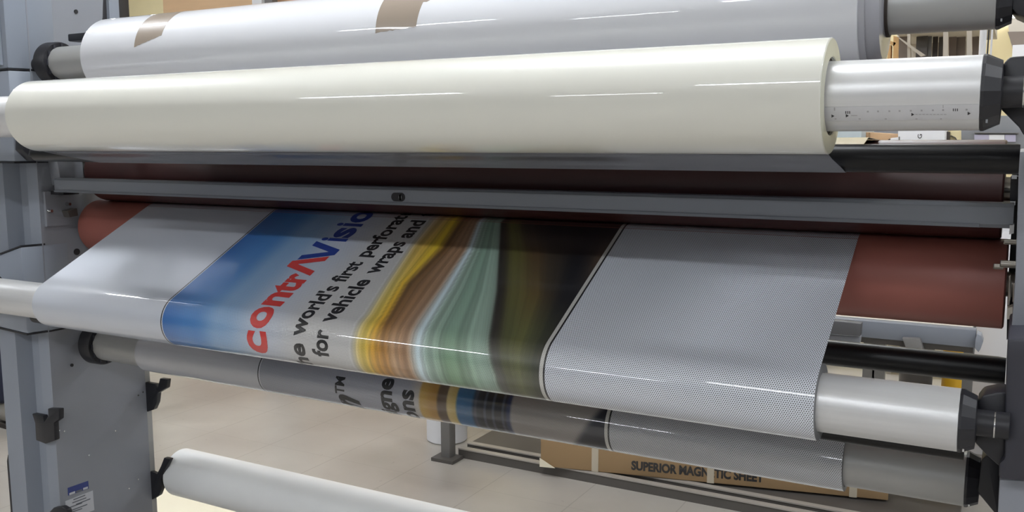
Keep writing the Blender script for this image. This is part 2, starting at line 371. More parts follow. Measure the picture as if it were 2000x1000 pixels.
def pinx(px0, px1, py, r, Y, mt=M['steel']):
    x0, z = at(px0, py, Y); x1, _ = at(px1, py, Y); return lathe('guide_pin', [(x0, r*0.8), (x0+0.001, r), (x1, r)], Y, z, mt, lam, 24)
pinx(1960, 2000, 472, 0.0035, 1.33); pinx(1953, 2000, 515, 0.0048, 1.32); pinx(1940, 1960, 520, 0.0036, 1.321)

# ------------------------------------------------------------------ shafts and their holders
def holder(pts, Y0, Y1, cy, cz, x0, x1):
    h = slab('shaft_holder', pts, Y0, Y1, M['black'], lam, 0.003)
    return h
def shaft(label, cy, cz, r, xr=-0.043, xl=-1.89, mt=M['alu'], axl=0.07):
    t = thing('film_shaft', label, 'shaft', (-1.0, cy, cz-r))
    tb = lathe('tube', [(xl, r-0.003), (xl, r), (xr-0.0006, r), (xr, r-0.0006), (xr, r-0.003)], cy, cz, mt, t, 128)
    seg = 16
    for (xa, xb, s) in ((xr, xr+0.0175, 1), (xl, xl-0.04, -1)):
        c = lathe('chuck', [(xa, r*0.4), (xa, r+0.0008), (xa+s*0.003, r+0.0008), (xb, r*0.84), (xb+s*0.001, r*0.4)] if s > 0 else [(xa, r*0.6), (xb, r*0.6)], cy, cz, M['black'], t, seg, smooth=False)
        if s < 0:
            lathe('flange', [(xa-0.001, r*0.7), (xa-0.002, r*1.24), (xa-0.006, r*1.30), (xa-0.036, r*1.32), (xa-0.040, r*1.22), (xa-0.041, r*0.5)], cy, cz, M['black'], c, 64)
            for k in range(12):
                a = k*PI/6; box('rib', xa-0.002, xa+0.0015, cy+r*1.02*math.cos(a)-0.002, cy+r*1.02*math.cos(a)+0.002, cz+r*1.05*math.sin(a)-0.006, cz+r*1.05*math.sin(a)+0.006, M['dark'], c)
        lathe('axle', [(xb, r*0.42), (xb+(0.035 if s > 0 else -axl), r*0.42)], cy, cz, M['black'], t, 32)
        if s > 0:
            lathe('retaining_ring', [(xb+0.019, r*0.44), (xb+0.0205, r*0.44)], cy, cz, M['chrome'], t, 32)
            a = math.radians(-50); box('chuck_screw', xa+0.0055, xa+0.0075, cy-r*1.0*math.cos(a)-0.001, cy-r*1.0*math.cos(a)+0.004, cz+r*math.sin(a)-0.0018, cz+r*math.sin(a)+0.0018, M['chrome'], c)
    return t
S0 = (1.357, 0.1738, 0.0365); SC = (1.062, 0.0447, 0.038); S1 = (1.197, -0.338, 0.038); S2 = (1.435, -0.491, 0.0395)
shaft('satin aluminium shaft carrying the white film roll at the top', *S0, xr=-0.040, xl=-1.913, mt=M['alu2'])
sc_ = shaft('satin aluminium shaft with a printed ruler strip, inside the glossy cream roll', *SC, xr=-0.040, xl=-2.0, axl=0.16)
shaft('satin aluminium shaft under the blue and striped printed film, in front', *S1, xr=-0.048, xl=-2.0, axl=0.16)
shaft('dull aluminium shaft of the lowest printed film roll, behind and below the front one', *S2, xr=-0.045, xl=-1.925, mt=M['alu2'])
holder([(1956, 152), (1958, 126), (1972, 111), (2060, 104), (2060, 300), (1998, 262), (1990, 248), (1950, 208), (1952, 165)], 1.075, 1.12, *SC[:2], 0, 0)
holder([(1972, -60), (1973, 0), (1977, 18), (1985, 27), (2060, 60), (2060, -60)], 1.33, 1.40, *S0[:2], 0, 0)
holder([(1909, 800), (1909, 786), (1920, 772), (1945, 767), (1966, 767), (1966, 912), (1952, 912), (1926, 889), (1903, 864), (1902, 845)], 1.212, 1.26, *S1[:2], 0, 0)
holder([(1917, 896), (1927, 888), (1953, 906), (1953, 1012), (1945, 1006), (1912, 966), (1909, 958)], 1.40, 1.47, *S2[:2], 0, 0)
box('holder_arm', 0.012, 0.05, 1.06, 1.33, -0.02, 0.07, M['black'], lam, 0.004)
box('holder_arm', 0.03, 0.07, 1.35, 1.62, -0.2, 0.26, M['black'], lam, 0.004)
for (cy, cz) in (SC[:2], S1[:2]):   # left ends: saddle arms reaching out of the column covers
    prism('shaft_holder', [(cy-0.045, cz-0.02), (cy-0.045, cz+0.03), (cy-0.02, cz+0.03), (cy-0.018, cz-0.0), (cy+0.018, cz-0.0), (cy+0.02, cz+0.03), (1.33, cz+0.03), (1.33, cz-0.05), (cy-0.02, cz-0.05)], 'x', -2.28, -2.19, M['cover'], lam, 0.003)
for (cy, cz) in (S0[:2], S2[:2]):
    lathe('shaft_socket', [(XL, 0.019), (XL+0.03, 0.019)], cy, cz, M['black'], lam, 40)
xs, zs = XL, S0[1]
box('shaft_cradle', XL+0.05, XL+0.2, 1.40, 1.43, 0.228, 0.245, M['black'], lam, 0.003)
# ruler strip on the cream shaft
def arc_strip(name, x0, x1, a0, a1, cy, cz, r, mt, parent, n=10, th=0.0004):
    V, Fc = [], []
    for k in range(n+1):
        a = math.radians(a0+(a1-a0)*k/n)
        for x in (x0, x1): V.append((x, cy-r*math.cos(a), cz+r*math.sin(a)))
    for k in range(n): Fc.append((2*k, 2*k+1, 2*k+3, 2*k+2))
    o = mk(name, V, Fc, mt, parent, smooth=True); s = o.modifiers.new('thick', 'SOLIDIFY'); s.thickness = th; s.offset = 0
    return o
rs = arc_strip('ruler_strip', -0.21, -0.0405, -19, -45, *SC[:2], 0.0383, M['ruler'], sc_)
def rpos(px, py):
    d = rt*(px-1000)+up*(500-py)+fw*F_PX; A = d.y**2+d.z**2; B = d.y*SC[0]+d.z*SC[1]; Cc = SC[0]**2+SC[1]**2-0.0387**2
    t = (B-math.sqrt(B*B-A*Cc))/A; return (d.x*t, math.degrees(math.atan2(d.z*t-SC[1], -(d.y*t-SC[0]))))
V, Fc = [], []
def tri(px, py):
    for q in ((px-3, py-3.2), (px+3, py), (px-3, py+3.2)):
        x, a = rpos(*q); a = math.radians(a); V.append((x, SC[0]-0.0389*math.cos(a), SC[1]+0.0389*math.sin(a)))
    n = len(V); Fc.append((n-3, n-2, n-1))
for p in ((1627, 226.5), (1655, 226), (1783, 223.5), (1893, 221.5)): tri(*p)
def tick(px, py, w_, h_):
    for q in ((px-w_, py-h_), (px+w_, py-h_), (px+w_, py+h_), (px-w_, py+h_)):
        x, a = rpos(*q); a = math.radians(a); V.append((x, SC[0]-0.0389*math.cos(a), SC[1]+0.0389*math.sin(a)))
    n = len(V); Fc.append((n-4, n-3, n-2, n-1))
for px in (1652, 1656, 1659.5): tick(px, 219.5, 0.8, 2.6)
for px in (1862, 1866, 1870): tick(px, 214.5, 0.8, 2.6)
mk('ruler_marks', V, Fc, M['rulerink'], rs)
V, Fc = [], []
for px in (1695, 1715, 1737, 1757, 1779, 1800, 1822, 1842, 1888): tick(px, 217.8-(px-1695)*0.02, 1.8, 1.6)
for px in range(1664, 1675, 3): tick(px, 225.5, 1.5, 0.7)
for px in range(1790, 1850, 7): tick(px, 223.3, 2.4, 0.6)
for px in (1632, 1679, 1730, 1790, 1838): tick(px, 232, 2, 1.0)
tick(1630, 213, 1.2, 3); tick(1842, 208, 0.7, 3)
mk('ruler_marks', V, Fc, M['rulerfade'], rs)

# ------------------------------------------------------------------ film rolls
R0, RC, R1, R2 = 0.0860, 0.0634, 0.0500, 0.0477
wr = thing('film_roll', 'large glossy white film roll at the top with two pieces of brown tape', 'film roll', (-0.96, S0[0], S0[1]-R0))
X0l, X0r = -1.735, -0.197
wb = lathe('wound_film', [(X0l, S0[2]+0.0005), (X0l, R0-0.001), (X0l+0.001, R0), (X0r-0.001, R0), (X0r, R0-0.001), (X0r, S0[2]+0.0005)], S0[0], S0[1], M['white'], wr, 160, cap=False)
lathe('loose_wrap', [(X0r, R0-0.0055), (X0r, R0-0.0025), (X0r+0.008, R0-0.003), (X0r+0.008, R0-0.0055)], S0[0], S0[1], M['whiteend'], wr, 128, cap=False)
lathe('roll_end', [(X0r, S0[2]+0.001), (X0r, R0-0.006), (X0r+0.016, R0-0.009), (X0r+0.024, R0-0.016), (X0r+0.026, S0[2]+0.006), (X0r+0.026, S0[2]+0.001)], S0[0], S0[1], M['whiteend'], wr, 128, cap=False)
lathe('core', [(X0r+0.02, S0[2]+0.0005), (X0r+0.02, S0[2]+0.003), (X0r+0.030, S0[2]+0.003), (X0r+0.030, S0[2]+0.0005)], S0[0], S0[1], M['core'], wr, 96, cap=False)
def tape(pts):
    """outline of (x, angle) on the roll, filled by a fine grid."""
    (xl0, a_top), (xr0, _), (xr1, a_bot_r), (xl1, a_bot_l) = pts
    n, mx_ = 24, 14; V, Fc = [], []
    for i in range(n+1):
        for j in range(mx_+1):
            u = j/mx_; v = i/n
            x = (xl0+(xl1-xl0)*v)*(1-u)+(xr0+(xr1-xr0)*v)*u
            ab = a_bot_l*(1-u)+a_bot_r*u + (random.uniform(-.5, .5) if i == n else 0)
            a = math.radians(a_top+(ab-a_top)*v)
            V.append((x, S0[0]-(R0+0.0004)*math.cos(a), S0[1]+(R0+0.0004)*math.sin(a)))
    for i in range(n):
        for j in range(mx_): k = i*(mx_+1)+j; Fc.append((k, k+1, k+mx_+2, k+mx_+1))
    o = mk('tape_piece', V, Fc, M['tape'], wr, smooth=True); s = o.modifiers.new('thick', 'SOLIDIFY'); s.thickness = 0.0003; return o
tape([(-1.567, 125), (-1.487, 125), (-1.492, 21), (-1.567, 7.4)])
tape([(-0.965, 120), (-0.868, 120), (-0.883, 6.5), (-0.966, 2.5)])
tape([(-0.965, 62), (-0.80, 62), (-0.872, 36), (-0.965, 34)])
cr = thing('film_roll', 'glossy cream film roll in front, feeding film down to the thin black roller', 'film roll', (-0.88, SC[0], SC[1]-RC))
XCl, XCr = -1.577, -0.1875
lathe('wound_film', [(XCl, SC[2]+0.001), (XCl, RC-0.001), (XCl+0.001, RC), (XCr-0.001, RC), (XCr, RC-0.001), (XCr, SC[2]+0.0045)], SC[0], SC[1], M['cream'], cr, 192, cap=False)
lathe('roll_end', [(XCr-0.004, SC[2]+0.004), (XCr+0.0004, SC[2]+0.0055), (XCr+0.0004, RC-0.0015), (XCr-0.004, RC-0.0015)], SC[0], SC[1], M['creamend'], cr, 128, cap=False)
lathe('core', [(XCr-0.05, SC[2]+0.0008), (XCr-0.003, SC[2]+0.0008), (XCr-0.003, SC[2]+0.0042), (XCr-0.05, SC[2]+0.0042)], SC[0], SC[1], M['core'], cr, 96, cap=False)
# web: from the bottom of the cream roll under the black idler and up to the red roller
P = [(SC[0]+RC*math.sin(a)*0.3, SC[1]-(RC+0.0002)*math.cos(a)) for a in (0.0, 0.1)]
path = [(SC[0]-0.004, SC[1]-RC-0.0002), (SC[0]+0.004, SC[1]-RC-0.0003), (1.09, -0.0245), (1.14, -0.0335), (1.165, -0.0385)]
for k in range(0, 13):
    a = math.radians(-105+k*6.5); path.append((IDL[0]+(IDL[2]+0.0006)*math.cos(a), IDL[1]+(IDL[2]+0.0006)*math.sin(a)))
path += [(1.26, -0.022), (1.36, -0.0), (CU[0]-0.02, CU[1]+CU[2]+0.001), (CU[0], CU[1]+CU[2]+0.0006)]
V, Fc = [], []
for y, z in path: V += [(XCl+0.001, y, z), (XCr-0.001, y, z)]
for k in range(len(path)-1): Fc.append((2*k, 2*k+1, 2*k+3, 2*k+2))
wbm = mk('film_web', V, Fc, M['web'], cr, smooth=True); s = wbm.modifiers.new('thick', 'SOLIDIFY'); s.thickness = 0.0003

# ------------------------------------------------------------------ printed perforated film
XF0, XF1, XB, XW = -1.766, -0.209, -1.3805, -0.5833
ROWS_S = [-0.03, 0.0, 0.09, 0.2, 0.29, 0.37, 0.46]
def row(xs, cols): return list(zip(xs, cols))
BL0, BL1, BL2, WH = (50, 104, 172), (74, 130, 192), (136, 170, 206), (192, 199, 212)
WB = (200, 199, 198)
def mkrow(x, c): return row([-1.40, -1.30, -1.235, -1.13, -1.04]+x, [BL0, BL1, BL2, WH, WB]+c)
GR = (160, 184, 168); GD = (134, 162, 144); PB = (196, 212, 216); OL = (104, 100, 56); DK = (48, 44, 40); BK = (27, 26, 30)
RW = [
 mkrow([-0.985, -.952, -.925, -.905, -.890, -.878, -.868, -.857, -.846, -.828, -.821, -.800, -.770, -.72, -.64, -.585], [WB, (214, 180, 120), (226, 190, 66), (128, 96, 60), (150, 118, 90), (166, 132, 106), PB, GR, GD, GR, DK, OL, DK, BK, BK, BK]),
 mkrow([-0.985, -.952, -.925, -.905, -.890, -.878, -.868, -.857, -.846, -.828, -.821, -.800, -.770, -.72, -.64, -.585], [WB, (214, 180, 120), (226, 190, 66), (128, 96, 60), (150, 118, 90), (166, 132, 106), PB, GR, GD, GR, DK, OL, DK, BK, BK, BK]),
 mkrow([-0.975, -.950, -.912, -.893, -.875, -.856, -.842, -.829, -.815, -.787, -.779, -.750, -.712, -.68, -.63, -.585], [WB, (222, 186, 96), (228, 192, 60), (120, 88, 54), (148, 116, 88), (170, 134, 104), PB, GR, GD, GR, DK, OL, (86, 68, 46), (58, 50, 42), BK, (84, 68, 54)]),
 mkrow([-0.958, -.932, -.916, -.902, -.872, -.846, -.826, -.808, -.784, -.738, -.727, -.700, -.660, -.64, -.61, -.585], [WB, (232, 206, 110), (222, 182, 62), (124, 92, 56), (142, 110, 80), (172, 138, 108), PB, GR, GD, GR, DK, OL, (100, 84, 48), (66, 56, 40), BK, BK]),
 mkrow([-0.942, -.912, -.897, -.884, -.862, -.840, -.814, -.796, -.765, -.704, -.690, -.665, -.640, -.62, -.60, -.585], [WB, (230, 200, 90), (216, 172, 58), (140, 102, 60), (158, 120, 84), (178, 144, 116), PB, GR, GD, GR, DK, (92, 94, 58), (104, 104, 60), (80, 82, 54), (56, 58, 44), DK]),
 mkrow([-0.940, -.908, -.890, -.868, -.850, -.828, -.802, -.780, -.745, -.674, -.658, -.640, -.625, -.61, -.598, -.585], [WB, (230, 198, 86), (206, 154, 58), (196, 140, 66), (184, 148, 112), (178, 136, 98), PB, GR, (120, 150, 120), GR, (84, 84, 76), (90, 92, 64), (100, 102, 68), (82, 86, 60), (66, 68, 52), DK]),
 mkrow([-0.940, -.908, -.890, -.868, -.850, -.828, -.802, -.780, -.745, -.670, -.655, -.640, -.625, -.61, -.598, -.585], [WB, (226, 196, 96), (206, 154, 58), (192, 140, 66), (184, 148, 112), (178, 136, 98), PB, GR, (120, 150, 120), GR, (84, 84, 76), (86, 88, 62), (90, 92, 62), (78, 82, 58), (62, 64, 50), DK]),
]
def sstep(t): return t*t*(3-2*t)
def print_colour(x, s):
    if x < XB: return (190, 194, 202)
    if x > XW-0.0075: return (220, 224, 232)
    s = max(ROWS_S[0], min(ROWS_S[-1], s))
    i = 0
    while i < len(ROWS_S)-2 and s > ROWS_S[i+1]: i += 1
    t = (s-ROWS_S[i])/(ROWS_S[i+1]-ROWS_S[i]); A, B = RW[i], RW[i+1]
    pts = [(a[0]*(1-t)+b[0]*t, tuple(p*(1-t)+q*t for p, q in zip(a[1], b[1]))) for a, b in zip(A, B)]
    for k in range(len(pts)-1):
        if x <= pts[k+1][0] or k == len(pts)-2:
            u = max(0, min(1, (x-pts[k][0])/(pts[k+1][0]-pts[k][0]))); u = sstep(u)
            c = [p*(1-u)+q*u for p, q in zip(pts[k][1], pts[k+1][1])]
            if k >= 5:
                w_ = k+u; f = 1+0.07*math.sin(w_*9.3)+0.05*math.sin(w_*21.7+1)
                if k >= 15: f = 1+0.25*(f-1)*2
                c = [v*f for v in c]
            return c
def print_colour2(x, s):
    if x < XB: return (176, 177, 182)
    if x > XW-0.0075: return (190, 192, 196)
    K = [(-1.38, (150, 152, 160)), (-1.0, (168, 170, 180)), (-.975, (190, 185, 180)), (-.968, (196, 160, 86)), (-.935, (176, 134, 66)), (-.928, (96, 78, 60)), (-.912, (100, 82, 64)), (-.908, (200, 178, 120)), (-.892, (190, 166, 100)),
         (-.886, (48, 98, 140)), (-.858, (48, 96, 136)), (-.848, (38, 44, 56)), (-.83, (24, 26, 34)), (-.79, (22, 22, 30)), (-.778, (32, 42, 78)), (-.772, (140, 134, 130)), (-.65, (146, 140, 136))]
    xe = -0.626-0.65*s      # slanted edge of the navy area
    if x > xe+0.01: return (26, 28, 38)
    if x > xe-0.01:
        u = sstep((x-xe+0.01)/0.02); return [p*(1-u)+q*u for p, q in zip((143, 137, 133), (26, 28, 38))]
    if -0.85 < x < -0.772 and (x+0.85)%0.0192 < 0.0048: return (62, 66, 80)
    for k in range(len(K)-1):
        if x <= K[k+1][0]:
            u = sstep(max(0, min(1, (x-K[k][0])/(K[k+1][0]-K[k][0])))); return [p*(1-u)+q*u for p, q in zip(K[k][1], K[k+1][1])]
    return K[-1][1]
def film_mat(name, holes_left=XB, darkhole=(40, 42, 44), pitch=0.0030):
    mt = bpy.data.materials.new(name); mt.use_nodes = True; nt = mt.node_tree; b = nt.nodes['Principled BSDF']
    uv = nt.nodes.new('ShaderNodeUVMap'); uv.uv_map = 'UVMap'; sx = nt.nodes.new('ShaderNodeSeparateXYZ'); nt.links.new(uv.outputs[0], sx.inputs[0])
    at_ = nt.nodes.new('ShaderNodeAttribute'); at_.attribute_name = 'Print'
    def mth(op, a, b_=None, c_=None):
        n = nt.nodes.new('ShaderNodeMath'); n.operation = op
        for i, v in enumerate((a, b_, c_)):
            if v is None: continue
            if isinstance(v, (int, float)): n.inputs[i].default_value = v
            else: nt.links.new(v, n.inputs[i])
        return n.outputs[0]
    U, Vv = sx.outputs[0], sx.outputs[1]
    ph = pitch*math.sqrt(3)
    def cell(o):
        a = mth('MULTIPLY', mth('SUBTRACT', mth('FRACT', mth('ADD', mth('DIVIDE', U, pitch), o+200)), 0.5), pitch)
        c = mth('MULTIPLY', mth('SUBTRACT', mth('FRACT', mth('ADD', mth('DIVIDE', Vv, ph), o+200)), 0.5), ph)
        return mth('SQRT', mth('ADD', mth('MULTIPLY', a, a), mth('MULTIPLY', c, c)))
    dist = mth('MINIMUM', cell(0.0), cell(0.5))
    mr = nt.nodes.new('ShaderNodeMapRange'); mr.inputs['From Min'].default_value = 0.00068; mr.inputs['From Max'].default_value = 0.00088
    mr.inputs['To Min'].default_value = 1; mr.inputs['To Max'].default_value = 0; nt.links.new(dist, mr.inputs['Value'])
    hm = mth('MULTIPLY', mr.outputs[0], mth('GREATER_THAN', U, holes_left))
    # holes show less contrast where ink covers the sheet
    def band(a, c): return mth('MULTIPLY', mth('GREATER_THAN', U, a), mth('LESS_THAN', U, c))
    whitezone = mth('MAXIMUM', mth('GREATER_THAN', U, XW), 0.42)
    hm = mth('MULTIPLY', hm, whitezone)
    def mix(fac, c1, c2):
        n = nt.nodes.new('ShaderNodeMix'); n.data_type = 'RGBA'
        nt.links.new(fac, n.inputs[0])
        for i, c in ((6, c1), (7, c2)):
            if isinstance(c, tuple): n.inputs[i].default_value = (*lin(c), 1)
            else: nt.links.new(c, n.inputs[i])
        return n.outputs[2]
    c = mix(band(XW-0.0090, XW-0.0030), at_.outputs['Color'], (206, 204, 198))
    c = mix(band(XB, XB+0.0022), c, (214, 216, 220))
    c = mix(hm, c, darkhole)
    c = mix(band(XW-0.0030, XW), c, (30, 28, 30))
    c = mix(band(XB-0.0030, XB), c, (34, 36, 44))
    nt.links.new(c, b.inputs['Base Color'])
    b.inputs['Roughness'].default_value = 0.4; b.inputs['Coat Weight'].default_value = 1.0; b.inputs['Coat Roughness'].default_value = 0.035; b.inputs['Coat IOR'].default_value = 1.6
    # faint lengthwise ripple of the tensioned film
    n = nt.nodes.new('ShaderNodeTexNoise'); mp = nt.nodes.new('ShaderNodeMapping'); mp.inputs['Scale'].default_value = (1.5, 18, 1)
    nt.links.new(uv.outputs[0], mp.inputs['Vector']); nt.links.new(mp.outputs[0], n.inputs['Vector']); n.inputs['Scale'].default_value = 1.0
    bp = nt.nodes.new('ShaderNodeBump'); bp.inputs['Strength'].default_value = 0.25; bp.inputs['Distance'].default_value = 0.002
    nt.links.new(n.outputs['Fac'], bp.inputs['Height']); nt.links.new(bp.outputs[0], b.inputs['Coat Normal'])
    return mt

c0 = Vector((CLW[0], CLW[1])); rr0 = CLW[2]; c1 = Vector((S1[0], S1[1])); rr1 = R1
D = c1-c0; Ld = D.length; uD = D/Ld; pp = Vector((uD.y, -uD.x))
if pp.y < 0: pp = -pp
s_ = (rr0-rr1)/Ld; nn = uD*s_+pp*math.sqrt(1-s_*s_)
T0 = c0+nn*rr0; T1 = c1+nn*rr1; SPAN = (T1-T0).length; an = math.atan2(nn.y, nn.x)
def prof1(s, off=0.0):
    """arc length along the printed film -> (y, z); s=0 where it leaves the red roller."""
    if s < 0:
        a = an+s/rr0; r = rr0+off; return (c0.x+r*math.cos(a), c0.y+r*math.sin(a))
    if s <= SPAN:
        p = T0+(T1-T0)*(s/SPAN)+nn*off; return (p.x, p.y)
    a = an+(s-SPAN)/rr1; r = rr1+off; return (c1.x+r*math.cos(a), c1.y+r*math.sin(a))
def prof2(s, off=0.0):
    """lowest roll: s measured downward from the front (towards the camera)."""
    a = PI+s/R2; r = R2+off; return (S2[0]+r*math.cos(a), S2[1]+r*math.sin(a))
def film_mesh(name, prof, ss, colf, mt, parent, gain=1.12):
    dx = 0.0025; nx = int(round((XF1-XF0)/dx)); xs = [XF0+(XF1-XF0)*i/nx for i in range(nx+1)]
    V = []; C = []; UV = []
    for s in ss:
        y, z = prof(s)
        for x in xs: V.append((x, y, z)); C.append((*[min(0.95, v*gain) for v in lin(colf(x, s))], 1)); UV.append((x, s))
    n = nx+1; Fc = [(i*n+j, i*n+j+1, (i+1)*n+j+1, (i+1)*n+j) for i in range(len(ss)-1) for j in range(nx)]
    o = mk(name, V, Fc, mt, parent, smooth=True); me = o.data
    ca = me.color_attributes.new('Print', 'FLOAT_COLOR', 'POINT'); ca.data.foreach_set('color', [c for q in C for c in q])
    uvl = me.uv_layers.new(name='UVMap'); li = [0]*len(me.loops); me.loops.foreach_get('vertex_index', li)
    uvl.data.foreach_set('uv', [c for i in li for c in UV[i]])
    return o
pf = thing('printed_film', 'perforated film printed with blue, red lettering and coloured stripes, coming down from the red rollers', 'printed film', (-0.99, S1[0], S1[1]-R1))
ss = [-0.0305+0.0305*i/10 for i in range(10)]+[SPAN*i/110 for i in range(110)]+[SPAN+rr1*math.radians(3*i) for i in range(0, 104)]
sheet = film_mesh('film_sheet', prof1, ss, print_colour, film_mat('printed_film_front'), pf, 1.06)
lathe('wound_film', [(XF0, S1[2]+0.0006), (XF0, R1-0.0004), (XF1, R1-0.0004), (XF1, S1[2]+0.0006)], S1[0], S1[1], M['filmend'], pf, 128, cap=False)
pf2 = thing('printed_film', 'printed film wound on the lower roller, navy and tan stripes, behind the front film', 'printed film', (-0.99, S2[0], S2[1]-R2))
ss2 = [R2*math.radians(-180+3*i) for i in range(121)]
sheet2 = film_mesh('film_sheet', prof2, ss2, print_colour2, film_mat('printed_film_lower'), pf2)
lathe('wound_film', [(XF0, S2[2]+0.0006), (XF0, R2-0.0004), (XF1, R2-0.0004), (XF1, S2[2]+0.0006)], S2[0], S2[1], M['filmend'], pf2, 128, cap=False)

# lettering: built flat from a font, then laid on the film. Text x runs against s, text y towards -X.
def text_polys(string, bold=0.0, shear=0.0):
    cu = bpy.data.curves.new('t', 'FONT'); cu.body = string; cu.size = 1.0; cu.offset = bold; cu.shear = shear; cu.resolution_u = 4
    ob = bpy.data.objects.new('t', cu); COL.objects.link(ob); dg = bpy.context.evaluated_depsgraph_get()
    me = bpy.data.meshes.new_from_object(ob.evaluated_get(dg)); bpy.data.objects.remove(ob); bpy.data.curves.remove(cu)
    return me
def lay_text(name, items, prof, mt, parent, label=None):
    """items: list of (string, s_start, s_end, x_base, height_scale, bold, shear); all in one lettering mesh."""
    BM = bmesh.new()
    for (st, sa, sb_, xb, hs, bold, shear) in items:
        bm = bmesh.new()
        if st == 'LAMBDA':   # upturned V: flat-topped wedge
            P = [(0, 0), (0.24, 0), (0.5, 0.72), (0.76, 0), (1.0, 0), (0.64, 1.0), (0.36, 1.0)]
            vs = [bm.verts.new((x, y, 0)) for x, y in P]; bm.faces.new(vs[:3]+[vs[6]]); bm.faces.new([vs[2], vs[3], vs[4], vs[5]]); bm.faces.new([vs[6], vs[2], vs[5]])
            xa, xe = 0.0, 1.0
        elif st == 'VEE':
            P = [(0, 1), (0.24, 1), (0.5, 0.28), (0.76, 1), (1.0, 1), (0.64, 0), (0.36, 0)]
            vs = [bm.verts.new((x, y, 0)) for x, y in P]; bm.faces.new(vs[:3]+[vs[6]]); bm.faces.new([vs[2], vs[3], vs[4], vs[5]]); bm.faces.new([vs[6], vs[2], vs[5]])
            xa, xe = 0.0, 1.0
        else:
            me = text_polys(st, bold, shear); bm.from_mesh(me); bpy.data.meshes.remove(me)
            xa = min(v.co.x for v in bm.verts); xe = max(v.co.x for v in bm.verts)
        for v in bm.verts:
            t = (v.co.x-xa)/(xe-xa); v.co = Vector((xb-v.co.y*hs, sa+(sb_-sa)*t, 0))
        lo = min(sa, sb_)-0.001; hi = max(sa, sb_)+0.001; k = lo
        while k < hi:
            bmesh.ops.bisect_plane(bm, geom=bm.verts[:]+bm.edges[:]+bm.faces[:], plane_co=(0, k, 0), plane_no=(0, 1, 0)); k += 0.0026
        n0 = len(BM.verts); mp = {}
        for v in bm.verts: mp[v] = BM.verts.new(v.co)
        for f in bm.faces:
            try: BM.faces.new([mp[v] for v in f.verts])
            except ValueError: pass
        bm.free()
    BM.verts.index_update()
    V = []; 
    for v in BM.verts:
        y, z = prof(v.co.y, 0.0003); V.append((v.co.x, y, z))
    Fc = [tuple(v.index for v in f.verts) for f in BM.faces]; BM.free()
    o = mk(name, V, Fc, mt, parent)
    if label: o['label'] = label
    return o
XBASE = -1.122
def L(ch, mid, wdt, hs=0.088, bold=0.035): return (ch, mid+wdt/2, mid-wdt/2, XBASE, hs, bold, 0.0)
red = [L('c', 0.372, 0.044), L('o', 0.323, 0.046), L('n', 0.276, 0.040), L('t', 0.242, 0.030), L('r', 0.213, 0.028), ('LAMBDA', 0.203, 0.140, XBASE, 0.074, 0, 0)]
blue = [('VEE', 0.158, 0.094, XBASE+0.008, 0.074, 0, 0), L('i', 0.085, 0.011), L('s', 0.060, 0.036), L('i', 0.032, 0.011), L('o', 0.001, 0.045)]
lay_text('lettering', red, prof1, M['redink'], sheet, 'large red letters')
lay_text('lettering', blue, prof1, M['blueink'], sheet, 'large dark blue letters')
B1, B2 = -1.036, -0.985
def Wd(st, a, b_, base, hs=0.047): return (st, a, b_, base, hs, 0.030, 0.0)
blk = [Wd('The', 0.445, 0.362, B1), Wd("world's", 0.350, 0.226, B1), Wd('first', 0.213, 0.150, B1), Wd('perforat', 0.134, -0.010, B1), Wd('ed', -0.0115, -0.030, B1),
       Wd('for', 0.381, 0.334, B2), Wd('vehicle', 0.320, 0.200, B2), Wd('wraps', 0.182, 0.079, B2), Wd('and', 0.066, 0.005, B2), Wd('t', -0.012, -0.028, B2)]
for it in blk: lay_text('lettering', [it], prof1, M['blackink'], sheet, 'small black letters')
rad = math.radians
blk2 = [('n', R2*rad(68), R2*rad(14), -1.122, 0.095, 0.04, 0.4), ('TM', R2*rad(14), R2*rad(-28), -1.152, 0.032, 0.03, 0),
        ('signe', R2*rad(75), R2*rad(-42), -1.036, 0.052, 0.035, 0), ('ons', R2*rad(66), R2*rad(-22), -0.985, 0.052, 0.035, 0)]
for it in blk2: lay_text('lettering', [it], prof2, M['blackink'], sheet2, 'black letters, partly hidden')

# ------------------------------------------------------------------ white core tube on the lower hooks
TB = (1.665, -0.896, 0.0635)
tt = thing('cardboard_tube', 'thick white cardboard tube lying on the lowest hooks near the floor', 'tube', (-1.0, TB[0], TB[1]-TB[2]))
lathe('tube_wall', [(-1.955, TB[2]-0.008), (-1.955, TB[2]-0.001), (-1.954, TB[2]), (-0.2, TB[2]), (-0.2, TB[2]-0.008)], TB[0], TB[1], M['tube'], tt, 128, cap=False)
lathe('tube_plug', [(-1.962, TB[2]-0.02), (-1.957, TB[2]-0.0085), (-1.94, TB[2]-0.0085)], TB[0], TB[1], M['greydk'], tt, 64)
box('tube_support', -0.26, 0.02, 1.58, 1.68, TB[1]-TB[2]-0.022, TB[1]-TB[2]-0.002, M['black'], lam, 0.003)
# low white strip on the floor by the panel
ps = thing('floor_board', 'pale board lying on the floor beneath the end of the white tube', 'board', (-2.2, 1.95, FZ))
prism('board', [(-2.75, 1.80), (-2.05, 1.66), (-2.0, 1.90), (-2.52, 2.03)], 'z', FZ, FZ+0.012, M['pale'], ps)

